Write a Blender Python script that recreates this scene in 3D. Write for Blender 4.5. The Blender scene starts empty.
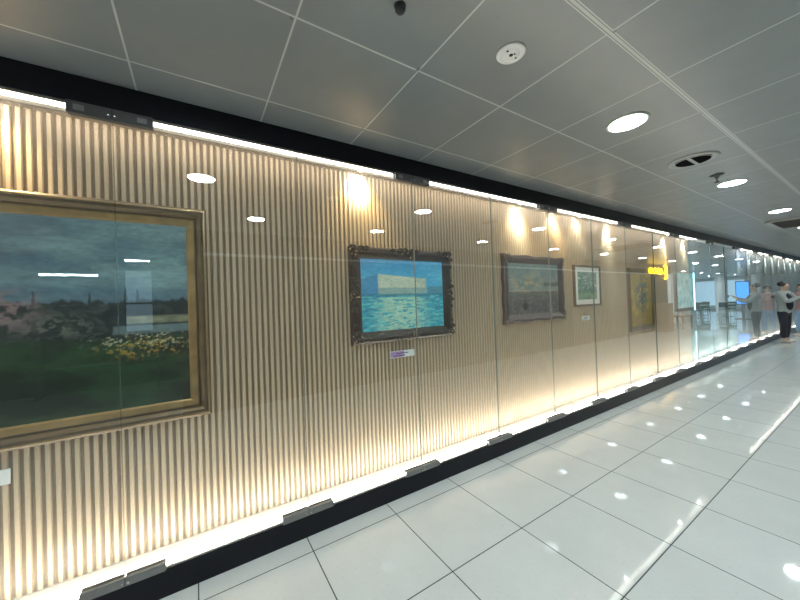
import bpy, bmesh, math, random
import numpy as np
from mathutils import Vector, Matrix
random.seed(4)
SC = bpy.context.scene
COL = SC.collection
# ---------------------------------------------------------------- camera
cam = bpy.data.objects.new('camera', bpy.data.cameras.new('camera'))
COL.objects.link(cam)
F = Vector((-0.84493266, 0.53480515, 0.0084999)); Rv = Vector((0.53422472, 0.84458448, -0.03579106)); U = Rv.cross(F)
cam.matrix_world = Matrix(((Rv.x, U.x, -F.x, 2.1287), (Rv.y, U.y, -F.y, 0.0), (Rv.z, U.z, -F.z, 1.5), (0, 0, 0, 1)))
cam.data.sensor_width = 36.0
cam.data.lens = 321.1764 * 36 / 800
cam.data.clip_start = 0.02
SC.camera = cam
# ---------------------------------------------------------------- world, exposure
W = bpy.data.worlds.new('world'); SC.world = W; W.use_nodes = True
W.node_tree.nodes['Background'].inputs[0].default_value = (0.6, 0.75, 0.9, 1)
W.node_tree.nodes['Background'].inputs[1].default_value = 0.05
vs = SC.view_settings
vs.view_transform = 'Standard'; vs.look = 'None'; vs.gamma = 1.0; vs.use_curve_mapping = False
vs.exposure = 0.0
L_DOWN, L_LED_TOP, L_LED_LOW, L_TUBE = 165.0, 10.0, 36.0, 60.0
ZC, ZG0, ZG1 = 2.657, 0.141, 2.526      # ceiling, glass foot, glass head
TX, TY, TS = 0.2396, -0.237, 0.6055      # ceiling grid
FX, FY, FS = 0.1449, 0.5648, 0.5957      # floor grid
WX = -0.2                                # case back wall

# ---------------------------------------------------------------- material helpers
def mat(name, col=(0.8, 0.8, 0.8), rough=0.5, metal=0.0, emit=None, estr=0.0, spec=None, coat=0.0, noise=0.0, nscale=20.0, bump=0.0, transm=0.0):
    m = bpy.data.materials.new(name); m.use_nodes = True
    nt = m.node_tree; b = nt.nodes['Principled BSDF']
    b.inputs['Base Color'].default_value = (*col, 1); b.inputs['Roughness'].default_value = rough
    b.inputs['Metallic'].default_value = metal; b.inputs['Coat Weight'].default_value = coat
    b.inputs['Transmission Weight'].default_value = transm
    if spec is not None: b.inputs['Specular IOR Level'].default_value = spec
    if emit: b.inputs['Emission Color'].default_value = (*emit, 1); b.inputs['Emission Strength'].default_value = estr
    if noise or bump:
        tc = nt.nodes.new('ShaderNodeTexCoord'); n = nt.nodes.new('ShaderNodeTexNoise')
        n.inputs['Scale'].default_value = nscale; n.inputs['Detail'].default_value = 5
        nt.links.new(tc.outputs['Object'], n.inputs['Vector'])
        if noise:
            mx = nt.nodes.new('ShaderNodeMix'); mx.data_type = 'RGBA'
            mx.inputs[6].default_value = (*[c * (1 - noise) for c in col], 1); mx.inputs[7].default_value = (*[min(1, c * (1 + noise)) for c in col], 1)
            nt.links.new(n.outputs['Fac'], mx.inputs[0]); nt.links.new(mx.outputs[2], b.inputs['Base Color'])
        if bump:
            bp = nt.nodes.new('ShaderNodeBump'); bp.inputs['Strength'].default_value = bump; bp.inputs['Distance'].default_value = 0.01
            nt.links.new(n.outputs['Fac'], bp.inputs['Height']); nt.links.new(bp.outputs[0], b.inputs['Normal'])
    return m

class NB:
    """tiny node builder"""
    def __init__(s, m): s.nt = m.node_tree; s.N = s.nt.nodes; s.L = s.nt.links
    def math(s, op, a, b=None, c=None, clamp=False):
        n = s.N.new('ShaderNodeMath'); n.operation = op; n.use_clamp = clamp
        for i, v in enumerate((a, b, c)):
            if v is None: continue
            if isinstance(v, (int, float)): n.inputs[i].default_value = v
            else: s.L.new(v, n.inputs[i])
        return n.outputs[0]
    def mix(s, f, a, b):
        n = s.N.new('ShaderNodeMix'); n.data_type = 'RGBA'
        for k, v in ((0, f), (6, a), (7, b)):
            if isinstance(v, (int, float)): n.inputs[k].default_value = v
            elif isinstance(v, tuple): n.inputs[k].default_value = (*v, 1)
            else: s.L.new(v, n.inputs[k])
        return n.outputs[2]
    def noise(s, vec, scale, detail=4, rough=0.5):
        n = s.N.new('ShaderNodeTexNoise'); n.inputs['Scale'].default_value = scale; n.inputs['Detail'].default_value = detail
        n.inputs['Roughness'].default_value = rough
        s.L.new(vec, n.inputs['Vector']); return n.outputs['Fac']
    def edge(s, coord, off, size):
        """distance in metres to the nearest grid line"""
        t = s.math('DIVIDE', s.math('SUBTRACT', coord, off), size)
        fr = s.math('FRACT', t)
        return s.math('MULTIPLY', s.math('MINIMUM', fr, s.math('SUBTRACT', 1.0, fr)), size)

def grid_setup(m):
    nb = NB(m); tc = nb.N.new('ShaderNodeTexCoord'); sp = nb.N.new('ShaderNodeSeparateXYZ')
    nb.L.new(tc.outputs['Object'], sp.inputs[0])
    return nb, tc.outputs['Object'], sp.outputs[0], sp.outputs[1]

def floor_material():
    m = mat('polished_floor_tile', rough=0.06); nb, P, x, y = grid_setup(m)
    b = nb.N['Principled BSDF']
    ex, ey = nb.edge(x, FX, FS), nb.edge(y, FY, FS)
    d = nb.math('MINIMUM', ex, ey)
    joint = nb.math('LESS_THAN', d, 0.0032)
    # tone per tile
    ix = nb.math('FLOOR', nb.math('DIVIDE', nb.math('SUBTRACT', x, FX), FS)); iy = nb.math('FLOOR', nb.math('DIVIDE', nb.math('SUBTRACT', y, FY), FS))
    cv = nb.N.new('ShaderNodeCombineXYZ'); nb.L.new(ix, cv.inputs[0]); nb.L.new(iy, cv.inputs[1])
    wn = nb.N.new('ShaderNodeTexWhiteNoise'); nb.L.new(cv.outputs[0], wn.inputs[0])
    cl = nb.math('ADD', nb.math('MULTIPLY', nb.noise(P, 3.0, 6, 0.6), 0.8), nb.math('MULTIPLY', wn.outputs[0], 0.2))
    col = nb.mix(cl, (0.50, 0.52, 0.51), (0.62, 0.64, 0.625))
    speck = nb.math('GREATER_THAN', nb.noise(P, 60, 2), 0.66)
    col = nb.mix(nb.math('MULTIPLY', speck, 0.25), col, (0.34, 0.36, 0.36))
    col = nb.mix(joint, col, (0.03, 0.03, 0.035))
    nb.L.new(col, b.inputs['Base Color'])
    nb.L.new(nb.math('ADD', nb.math('MULTIPLY', joint, 0.5), nb.math('MULTIPLY_ADD', nb.noise(P, 2.2, 3), 0.04, 0.02)), b.inputs['Roughness'])
    bp = nb.N.new('ShaderNodeBump'); bp.inputs['Strength'].default_value = 0.012; bp.inputs['Distance'].default_value = 0.01
    nb.L.new(nb.math('ADD', nb.noise(P, 5, 2), nb.math('MULTIPLY', wn.outputs[0], 0.0)), bp.inputs['Height']); nb.L.new(bp.outputs[0], b.inputs['Normal'])
    b.inputs['Coat Weight'].default_value = 0.0; b.inputs['Specular IOR Level'].default_value = 0.62
    return m

def ceiling_material():
    m = mat('painted_metal_ceiling_tile', rough=0.42, metal=0.0); nb, P, x, y = grid_setup(m)
    b = nb.N['Principled BSDF']
    ex, ey = nb.edge(x, TX, TS + 0.0034), nb.edge(y, TY, 0.6024)
    main = nb.edge(x, TX + 2 * 0.6089, 0.6089 * 3)             # heavier runner every third line
    lx = nb.math('LESS_THAN', ex, 0.0045); ly = nb.math('LESS_THAN', ey, 0.004)
    mb = nb.math('LESS_THAN', main, 0.015); md = nb.math('MULTIPLY', nb.math('LESS_THAN', main, 0.0095), nb.math('GREATER_THAN', main, 0.006))
    line = nb.math('MAXIMUM', nb.math('MAXIMUM', lx, ly), mb)
    base = nb.mix(nb.noise(P, 4, 5, 0.6), (0.143, 0.163, 0.172), (0.195, 0.217, 0.224))
    st = nb.math('GREATER_THAN', nb.noise(P, 9, 6, 0.7), 0.70)
    base = nb.mix(nb.math('MULTIPLY', st, 0.35), base, (0.12, 0.115, 0.10))
    col = nb.mix(line, base, (0.45, 0.47, 0.47))
    col = nb.mix(md, col, (0.10, 0.10, 0.10))
    dirt = nb.math('MULTIPLY', nb.math('GREATER_THAN', nb.noise(P, 14, 3), 0.62), nb.math('MULTIPLY', nb.math('LESS_THAN', ex, 0.02), nb.math('LESS_THAN', ey, 0.02)))
    col = nb.mix(nb.math('MULTIPLY', dirt, 0.8), col, (0.09, 0.075, 0.06))
    nb.L.new(col, b.inputs['Base Color'])
    b.inputs['Specular IOR Level'].default_value = 1.0
    nb.L.new(nb.math('MULTIPLY_ADD', nb.noise(P, 6, 3), 0.14, 0.25), b.inputs['Roughness'])
    bp = nb.N.new('ShaderNodeBump'); bp.inputs['Strength'].default_value = 0.5; bp.inputs['Distance'].default_value = 0.004
    nb.L.new(nb.math('MINIMUM', nb.math('MINIMUM', ex, ey), 0.012), bp.inputs['Height']); bp.inputs['Distance'].default_value = 0.5; bp.inputs['Strength'].default_value = 0.15
    nb.L.new(bp.outputs[0], b.inputs['Normal'])
    return m

def glass_front():
    m = bpy.data.materials.new('clear_glass_face'); m.use_nodes = True; nb = NB(m)
    nb.N.remove(nb.N['Principled BSDF'])
    out = nb.N['Material Output']
    t = nb.N.new('ShaderNodeBsdfTransparent'); t.inputs[0].default_value = (0.93, 0.96, 0.95, 1)
    g = nb.N.new('ShaderNodeBsdfGlossy'); g.inputs['Roughness'].default_value = 0.0; g.inputs[0].default_value = (1, 1, 1, 1)
    fr = nb.N.new('ShaderNodeFresnel'); fr.inputs[0].default_value = 1.52
    geo = nb.N.new('ShaderNodeNewGeometry')
    fac = nb.math('MULTIPLY', nb.math('MULTIPLY', fr.outputs[0], GLASS_GAIN), nb.math('SUBTRACT', 1.0, geo.outputs['Backfacing']), clamp=True); fac = nb.math('MINIMUM', fac, 0.66)
    mx = nb.N.new('ShaderNodeMixShader'); nb.L.new(fac, mx.inputs[0]); nb.L.new(t.outputs[0], mx.inputs[1]); nb.L.new(g.outputs[0], mx.inputs[2])
    # faint translucent film added to the glass as a veil of strip glow
    tr = nb.N.new('ShaderNodeBsdfTranslucent'); tr.inputs[0].default_value = (1, .98, .95, 1)
    tc = nb.N.new('ShaderNodeTexCoord')
    haze = nb.math('MULTIPLY_ADD', nb.noise(tc.outputs['Object'], 3.0, 3), 0.03, HAZE)
    m2 = nb.N.new('ShaderNodeMixShader'); nb.L.new(haze, m2.inputs[0]); nb.L.new(mx.outputs[0], m2.inputs[1]); nb.L.new(tr.outputs[0], m2.inputs[2])
    nb.L.new(m2.outputs[0], out.inputs[0]); return m
HAZE = 0.03
GLASS_GAIN = 2.3
def glass_back():
    m = bpy.data.materials.new('clear_glass_back'); m.use_nodes = True; nb = NB(m)
    nb.N.remove(nb.N['Principled BSDF']); t = nb.N.new('ShaderNodeBsdfTransparent')
    nb.L.new(t.outputs[0], nb.N['Material Output'].inputs[0]); return m

M = {
 'floor': floor_material(), 'ceiling': ceiling_material(), 'gface': glass_front(), 'gback': glass_back(),
 'gedge': mat('glass_edge', (0.2, 0.22, 0.2), 0.15),
 'slat': mat('pale_oak_slat', (0.42, 0.33, 0.228), 0.5, noise=0.08, nscale=6),
 'groove': mat('groove_shade_brown', (0.17, 0.127, 0.08), 0.7),  # brown backing with the shade between slats put into its colour
 'black': mat('black_lacquer', (0.004, 0.005, 0.009), 0.35, spec=0.3),
 'alu': mat('aluminium', (0.45, 0.45, 0.43), 0.35, 0.9),
 'clamp': mat('dark_steel', (0.24, 0.24, 0.24), 0.45, 0.5, noise=0.1, nscale=60),
 'darkclamp': mat('bronzed_steel', (0.10, 0.10, 0.10), 0.45, 0.4),
 'greycase': mat('grey_case_lining', (0.22, 0.26, 0.27), 0.5),
 'void': mat('vent_shade_black', (0.012, 0.012, 0.013), 1.0, spec=0.0),  # flat black standing in for shade inside the ceiling openings
 'screw': mat('bright_screw', (0.75, 0.75, 0.72), 0.25, 1.0),
 'white': mat('white_paint', (0.78, 0.78, 0.76), 0.5),
 'cream': mat('cream_case_lining', (0.75, 0.72, 0.66), 0.6),
 'led_top': mat('led_diffuser_top', (0.9, 0.9, 0.9), 0.5, emit=(1.0, 0.91, 0.81), estr=L_LED_TOP),
 'led_low': mat('led_diffuser_low', (0.9, 0.9, 0.9), 0.5, emit=(1.0, 0.92, 0.80), estr=L_LED_LOW),
 'lamp': mat('downlight_lens', (0.9, 0.9, 0.9), 0.5, emit=(0.85, 0.98, 1.0), estr=L_DOWN),
 'tube': mat('tube_lens', (0.9, 0.9, 0.9), 0.5, emit=(0.85, 0.97, 1.0), estr=L_TUBE),
 'ring': mat('lamp_ring', (0.55, 0.57, 0.5), 0.4),
 'grey': mat('grey_plastic', (0.35, 0.37, 0.37), 0.5),
 'dark': mat('dark_void', (0.02, 0.022, 0.025), 0.6),
 'beige': mat('beige_panel', (0.27, 0.20, 0.145), 0.5, noise=0.1, nscale=2),
 'brown': mat('brown_wall', (0.085, 0.068, 0.052), 0.5, noise=0.1, nscale=2),
 'pale': mat('pale_wall', (0.78, 0.82, 0.85), 0.5),
 'teal_wall': mat('teal_case_lining', (0.16, 0.28, 0.30), 0.5),
 'yellow': mat('yellow_sign_face', (0.9, 0.6, 0.02), 0.5, emit=(1.0, 0.62, 0.0), estr=7.0),
 'blue': mat('blue_screen', (0.1, 0.3, 0.8), 0.3, emit=(0.06, 0.35, 1.0), estr=1.6),
 'bluewhite': mat('blue_white_light', (0.8, 0.9, 1), 0.3, emit=(0.45, 0.8, 1.0), estr=4.0),
 'bulb': mat('spot_bulb', (0.9, 0.9, 0.9), 0.4, emit=(1, .97, .9), estr=500),
 'softblue': mat('soft_blue_glow', (0.5, 0.6, 0.7), 0.4, emit=(0.5, 0.8, 1.0), estr=0.8),
 'gold': mat('aged_gold_frame', (0.25, 0.165, 0.065), 0.42, 0.45, noise=0.55, nscale=12, bump=0.3),
 'golddark': mat('dark_bronze_frame', (0.10, 0.068, 0.035), 0.4, 0.4, noise=0.6, nscale=14, bump=0.3),
 'walnut': mat('carved_dark_frame', (0.016, 0.010, 0.008), 0.3, 0.2, noise=0.6, nscale=40, bump=0.6),
 'gilt': mat('worn_gilt', (0.35, 0.26, 0.14), 0.35, 0.8, noise=0.4, nscale=60),
 'silverwood': mat('grey_brown_frame', (0.07, 0.055, 0.055), 0.4, 0.2, noise=0.5, nscale=30, bump=0.5),
 'paper': mat('placard_card', (0.62, 0.66, 0.66), 0.6),
 'purple': mat('purple_print', (0.35, 0.20, 0.48), 0.6),
 'ink': mat('dark_print', (0.06, 0.05, 0.10), 0.6),
 'skin': mat('skin', (0.55, 0.36, 0.27), 0.5), 'hair': mat('black_hair', (0.012, 0.011, 0.012), 0.5, noise=0.4, nscale=80),
 'shirt': mat('grey_shirt', (0.30, 0.33, 0.33), 0.8, noise=0.1, nscale=15), 'tee': mat('black_tee', (0.012, 0.013, 0.02), 0.8),
 'trouser': mat('black_trousers', (0.012, 0.013, 0.022), 0.8), 'jeans': mat('pale_jeans', (0.22, 0.32, 0.46), 0.8, noise=0.2, nscale=12),
 'pink': mat('dusty_pink_top', (0.42, 0.27, 0.27), 0.8), 'shoe': mat('pale_shoe', (0.6, 0.52, 0.48), 0.6),
 'phone': mat('phone_body', (0.02, 0.02, 0.025), 0.2), 'eye': mat('eye', (0.02, 0.015, 0.01), 0.2),
 'wood': mat('bench_wood', (0.30, 0.22, 0.15), 0.5), 'chairred': mat('chair_shell', (0.05, 0.05, 0.055), 0.5),
 'poster': None, 'screenpic': None,
}
def blotch(name, cols, scale, emit=0.0):
    m = mat(name, rough=0.4); nb = NB(m); b = nb.N['Principled BSDF']; tc = nb.N.new('ShaderNodeTexCoord')
    r = nb.N.new('ShaderNodeValToRGB'); nb.L.new(nb.noise(tc.outputs['Object'], scale, 4, 0.6), r.inputs[0])
    el = r.color_ramp.elements
    for i, c in enumerate(cols):
        pos = 0.3 + 0.4 * i / (len(cols) - 1)
        e = el[i] if i < 2 else el.new(pos)
        e.position = pos; e.color = (*c, 1)
    nb.L.new(r.outputs[0], b.inputs['Base Color'])
    if emit: nb.L.new(r.outputs[0], b.inputs['Emission Color']); b.inputs['Emission Strength'].default_value = emit
    return m
M['poster'] = blotch('leafy_teal_lightbox', [(0.10, 0.30, 0.36), (0.25, 0.5, 0.5), (0.5, 0.65, 0.66)], 2.5, 0.9)

# ---------------------------------------------------------------- mesh helpers
def box(bm, x0, x1, y0, y1, z0, z1, mi=0, bev=0.0):
    vs_ = [bm.verts.new(c) for c in ((x0,y0,z0),(x1,y0,z0),(x1,y1,z0),(x0,y1,z0),(x0,y0,z1),(x1,y0,z1),(x1,y1,z1),(x0,y1,z1))]
    fs = [bm.faces.new([vs_[i] for i in f]) for f in ((0,3,2,1),(4,5,6,7),(0,1,5,4),(1,2,6,5),(2,3,7,6),(3,0,4,7))]
    for f in fs: f.material_index = mi
    if bev:
        es = {e for f in fs for e in f.edges}
        bmesh.ops.bevel(bm, geom=list(es), offset=bev, segments=2, affect='EDGES', profile=0.7)
    return fs
def lathe(bm, prof, n=40, center=(0, 0, 0), axis='z', mi=0, cap=False):
    """prof: list of (r, h)"""
    rings = []
    for r, h in prof:
        ring = []
        for k in range(n):
            a = 2 * math.pi * k / n; c, s = r * math.cos(a), r * math.sin(a)
            p = {'z': (c, s, h), 'x': (h, c, s), 'y': (s, h, c)}[axis]
            ring.append(bm.verts.new((p[0] + center[0], p[1] + center[1], p[2] + center[2])))
        rings.append(ring)
    for a, b in zip(rings, rings[1:]):
        for k in range(n):
            f = bm.faces.new((a[k], a[(k+1) % n], b[(k+1) % n], b[k])); f.material_index = mi; f.smooth = True
    for rg, fl in (((rings[0], True), (rings[-1], False)) if cap else ()):
        try:
            f = bm.faces.new(rg[::-1] if fl else rg); f.material_index = mi
        except ValueError: pass
def ball(bm, c, r, sc=(1, 1, 1), seg=10):
    res = bmesh.ops.create_uvsphere(bm, u_segments=seg, v_segments=max(6, seg // 2 + 2), radius=r)
    for v in res['verts']:
        v.co = Vector((v.co.x * sc[0] + c[0], v.co.y * sc[1] + c[1], v.co.z * sc[2] + c[2]))
        for f in v.link_faces: f.smooth = True
def tube(bm, pts, r, n=8, closed=False):
    pts = [Vector(p) for p in pts]; rings = []
    for i, p in enumerate(pts):
        a = pts[i-1] if (i > 0 or closed) else p; b = pts[(i+1) % len(pts)] if (i < len(pts)-1 or closed) else p
        d = (b - a).normalized(); up = Vector((1, 0, 0)) if abs(d.x) < 0.9 else Vector((0, 0, 1))
        s = d.cross(up).normalized(); t = s.cross(d)
        rr = r[i] if isinstance(r, (list, tuple)) else r
        rings.append([bm.verts.new(p + rr * (math.cos(2*math.pi*k/n) * s + math.sin(2*math.pi*k/n) * t)) for k in range(n)])
    pr = list(zip(rings, rings[1:])) + ([(rings[-1], rings[0])] if closed else [])
    for a, b in pr:
        for k in range(n):
            f = bm.faces.new((a[k], b[k], b[(k+1) % n], a[(k+1) % n])); f.smooth = True
    if not closed: bm.faces.new(rings[0]); bm.faces.new(rings[-1][::-1])
def obj(name, bm, mats, parent=None, fixn=True):
    if fixn: bmesh.ops.recalc_face_normals(bm, faces=bm.faces)
    me = bpy.data.meshes.new(name); bm.to_mesh(me); bm.free()
    for m in (mats if isinstance(mats, (list, tuple)) else [mats]): me.materials.append(m)
    o = bpy.data.objects.new(name, me); COL.objects.link(o)
    if parent: o.parent = parent
    return o
def tag(o, label, cat, group=None, kind=None):
    o['label'] = label; o['category'] = cat
    if group: o['group'] = group
    if kind: o['kind'] = kind
    return o
def thing(name, label, cat, loc=(0, 0, 0), group=None, rz=0.0):
    o = bpy.data.objects.new(name, None); COL.objects.link(o); o.location = loc; o.rotation_euler[2] = rz
    o.empty_display_size = 0.1
    return tag(o, label, cat, group)
def struct(name, bm, mats):
    o = obj(name, bm, mats); o['kind'] = 'structure'; return o
def dup(root, loc, label=None, group=None, name=None):
    r = root.copy(); COL.objects.link(r); r.location = loc
    if label: r['label'] = label
    if group: r['group'] = group
    for ch in list(root.children):
        c = ch.copy(); COL.objects.link(c); c.parent = r
        for g in list(ch.children):
            d = g.copy(); COL.objects.link(d); d.parent = c
    return r
def B(): return bmesh.new()
def quick(name, mats, *boxes, parent=None, bev=0.0):
    bm = B()
    for b in boxes: box(bm, *b, bev=bev)
    return obj(name, bm, mats, parent)
ORD = 'first second third fourth fifth sixth seventh eighth ninth tenth eleventh twelfth thirteenth fourteenth fifteenth sixteenth seventeenth eighteenth nineteenth twentieth twenty-first twenty-second twenty-third twenty-fourth twenty-fifth twenty-sixth twenty-seventh twenty-eighth'.split()

# ---------------------------------------------------------------- structure
YA, YB, XR = -6.0, 38.0, 3.3
bm = B(); box(bm, WX - 0.1, 9.0, YA, YB, -0.1, 0.0); struct('floor', bm, M['floor'])
bm = B(); box(bm, WX - 0.1, 9.0, YA, YB, ZC, ZC + 0.1); struct('ceiling', bm, M['ceiling'])
YSL = 8.35           # slatted part of the case ends here
# slatted wall
bm = B(); box(bm, WX - 0.1, WX - 0.011, YA, YSL, 0.0, ZC, 1)
y = -1.6; per = 0.036
while y < YSL - per:
    w = 0.0215; x0 = WX - 0.011; x1 = WX
    vv = [bm.verts.new(c) for c in ((x0, y, ZG0), (x1, y + .003, ZG0), (x1, y + w - .003, ZG0), (x0, y + w, ZG0), (x0, y, ZG1 + .01), (x1, y + .003, ZG1 + .01), (x1, y + w - .003, ZG1 + .01), (x0, y + w, ZG1 + .01))]
    for a, b_ in ((0, 1), (1, 2), (2, 3)):
        bm.faces.new((vv[a], vv[b_], vv[b_ + 4], vv[a + 4])).material_index = 0
    y += per
struct('wall_left', bm, [M['slat'], M['groove']])
bm = B(); box(bm, WX - 0.1, WX, YSL, 11.55, 0.0, ZC, 0); box(bm, WX - 0.1, WX, 11.55, YB, 0.0, ZC, 1); struct('wall_left_far', bm, [M['teal_wall'], M['greycase']])
# plinth, header, case lining
bm = B(); box(bm, WX, 0.006, YA, YB, 0.0, ZG0, 0); struct('trim_1', bm, M['black'])
bm = B(); box(bm, -0.03, 0.006, YA, YB, ZG1, ZC, 0); struct('trim_2', bm, M['black'])
bm = B(); box(bm, WX, -0.03, YA, YB, ZG1 + 0.035, ZC, 0); box(bm, WX, -0.015, YA, YB, ZG0, ZG0 + .004, 1); struct('trim_3', bm, [M['cream'], M['white']])
bm = B(); box(bm, -0.014, 0.0, YA, YB, ZG0, ZG0 + 0.005, 0); box(bm, -0.014, 0.0, YA, YB, ZG1 - 0.004, ZG1, 0); struct('trim_4', bm, M['alu'])
# ends
bm = B(); box(bm, WX, 9.0, YA - 0.1, YA, 0, ZC); struct('wall_near', bm, M['pale'])
bm = B(); box(bm, WX, 9.0, YB, YB + 0.1, 0, ZC); struct('wall_far', bm, M['pale'])
bm = B(); box(bm, 9.0, 9.1, YA, YB, 0, ZC); struct('wall_hall', bm, M['pale'])
# opposite wall with shop opening (y -2.9 .. -0.2)
OA, OB, OE = -2.9, -0.2, 16.85
bm = B()
box(bm, XR, XR + 0.12, YA, OA, 0, ZC, 0); box(bm, XR, XR + 0.12, OB, 9.6, 0, ZC, 0); box(bm, XR, XR + 0.12, OA, OB, 2.45, ZC, 0)
box(bm, XR, XR + 0.12, 9.6, 14.3, 0, 2.30, 1); box(bm, XR, XR + .12, 14.3, OE, 0, 2.30, 0); box(bm, XR - 0.02, XR + 0.12, 9.6, 17.2, 2.30, ZC, 2); box(bm, XR + 0.12, 9.0, OE - 0.1, OE, 0, ZC, 1)
struct('wall_right', bm, [M['brown'], M['beige'], M['groove']])
bm = B(); box(bm, XR - 0.03, XR - 0.001, 0.1, 9.6, 2.285, 2.325, 0); box(bm, XR - 0.05, XR - 0.021, 9.6, 17.2, 2.27, 2.30, 0); struct('trim_5', bm, M['white'])
bm = B(); box(bm, XR + 0.12, 6.5, OA - 0.6, OA - 0.5, 0, ZC); box(bm, XR + 0.12, 6.5, 0.6, 0.7, 0, ZC); box(bm, 6.5, 6.6, OA - 0.6, 0.7, 0, ZC); struct('wall_shop', bm, M['brown'])

# ---------------------------------------------------------------- LED strips in the case
def led(name, x0, x1, z0, z1, ya, yb, m, label):
    bm = B(); box(bm, x0, x1, ya, yb, z0, z1, bev=0.0); tag(obj(name, bm, m), label, 'light strip', 'light strips in the display case')
led('light_strip', -0.09, -0.032, ZG1 + 0.004, ZG1 + 0.02, YA + .1, 8.3, M['led_top'], 'long glowing warm white light strip along the top of the slatted case')
led('light_strip', -0.09, -0.032, ZG1 + 0.004, ZG1 + 0.02, 11.6, 24.0, M['led_top'], 'glowing light strip along the case top at the far end of the corridor')
led('light_strip', -0.10, -0.03, ZG0 + .0045, ZG0 + 0.014, YA + .1, 11.5, M['led_low'], 'long glowing warm white light strip along the bottom of the display case')
led('light_strip', -0.10, -0.03, ZG0 + .0045, ZG0 + 0.014, 11.55, 24.0, M['led_top'], 'dimmer light strip along the case bottom behind the standing people')

# ---------------------------------------------------------------- glass panels, clamps
PW, P0 = 0.92, -0.337
seam = lambda k: P0 + PW * k
NP = 25
front = {0: 'clear glass panel over the left part of the large landscape painting',
 1: 'clear glass panel over the right edge of the large landscape painting',
 2: 'clear glass panel over the left two thirds of the turquoise waterside painting',
 3: 'clear glass panel over the right third of the turquoise waterside painting',
 4: 'clear glass panel over the muted painting in the wavy dark frame',
 5: 'clear glass panel over the left half of the small green painting in a pale mount',
 6: 'clear glass panel between the small green painting and the yellow and blue painting',
 7: 'clear glass panel directly over the yellow and blue painting'}
for k in range(NP):
    a, b = seam(k - 1) + 0.0015, seam(k) - 0.0015
    bm = B(); fs = box(bm, -0.012, 0.0, 0, b - a, ZG0 + 0.005, ZG1 - 0.004, 2)
    fs[3].material_index = 0; fs[5].material_index = 1
    o = obj('glass_sheet', bm, [M['gface'], M['gback'], M['gedge']]); o.location = (0, a, 0)
    tag(o, front.get(k, 'clear reflecting glass panel, %s along the case from the near end' % ORD[k]), 'glass panel', 'glass panels of the display case')
for k, w in ((3, .0015), (5, .0025), (7, .006), (11, .010)):
    bm = B(); box(bm, 0.0003, 0.003, seam(k) - w, seam(k) + w, ZG0 + .045, ZG1 - 0.062)
    tag(obj('seal_strip', bm, M['darkclamp'] if k < 7 else M['black']), {3: 'thin upright seal in the glass joint just before the wavy framed painting', 5: 'thin upright seal in the glass joint across the small green painting', 7: 'black upright seal in the glass joint at the right of the yellow and blue painting', 11: 'wide black upright seal in the glass joint far down the corridor'}[k], 'seal', 'seals in the glass joints')

def clamp(h, label, group, name, cm=None):
    cm = cm or M['clamp']
    t = thing(name, label, 'clamp', (0, 0, 0), group)
    for s in (-1, 1):
        bm = B(); y0, y1 = (-0.165, -0.0015) if s < 0 else (0.0015, 0.165)
        box(bm, 0.0004, 0.018, y0, y1, 0, h, bev=0.002); box(bm, -0.028, -0.0124, y0, y1, 0.005, h, bev=0.002); p = obj('plate', bm, cm, t)
        bm = B(); box(bm, 0.0182, 0.0205, s * 0.12 - 0.02, s * 0.12 + 0.02, h * .25, h * .72, bev=0.0008); obj('cover_plate', bm, M['clamp'], p)
        bm = B(); lathe(bm, [(0.001, 0.0225), (0.005, 0.022), (0.006, 0.0182)], 12, (0, s * 0.012, h * 0.4), 'x'); obj('screw', bm, M['screw'], p)
    bm = B(); box(bm, 0.001, 0.012, -0.0014, 0.0014, h * .1, h * .9); obj('gasket', bm, M['dark'], t)
    return t
c0 = None
lowl = {0: 'dark metal clamp at the glass foot, nearest the camera below the landscape painting', 1: 'dark metal clamp at the glass foot between the landscape and waterside paintings',
        2: 'dark metal clamp at the glass foot below the turquoise waterside painting', 3: 'dark metal clamp at the glass foot just before the wavy framed painting', 4: 'dark metal clamp at the glass foot below the right side of the wavy framed painting'}
for k in range(24):
    lb = lowl.get(k, 'dark metal clamp at the glass foot, %s from the near end' % ORD[k])
    if c0 is None: c0 = clamp(0.042, lb, 'clamps along the glass foot', 'glass_clamp'); c0.location = (0, seam(k), ZG0 + 0.0005)
    else: dup(c0, (0, seam(k), ZG0 + 0.0005), lb)
c1 = None
topl = {0: 'dark metal clamp at the glass head above the landscape painting', 2: 'dark metal clamp at the glass head above the turquoise waterside painting', 4: 'dark metal clamp at the glass head above the wavy framed painting'}
for j, k in enumerate(range(0, 24, 2)):
    lb = topl.get(k, 'dark metal clamp at the glass head, %s from the near end' % ORD[j])
    if c1 is None: c1 = clamp(0.058, lb, 'clamps along the glass head', 'glass_clamp', M['darkclamp']); c1.location = (0, seam(k), ZG1 - 0.0585)
    else: dup(c1, (0, seam(k), ZG1 - 0.0585), lb)

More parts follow.
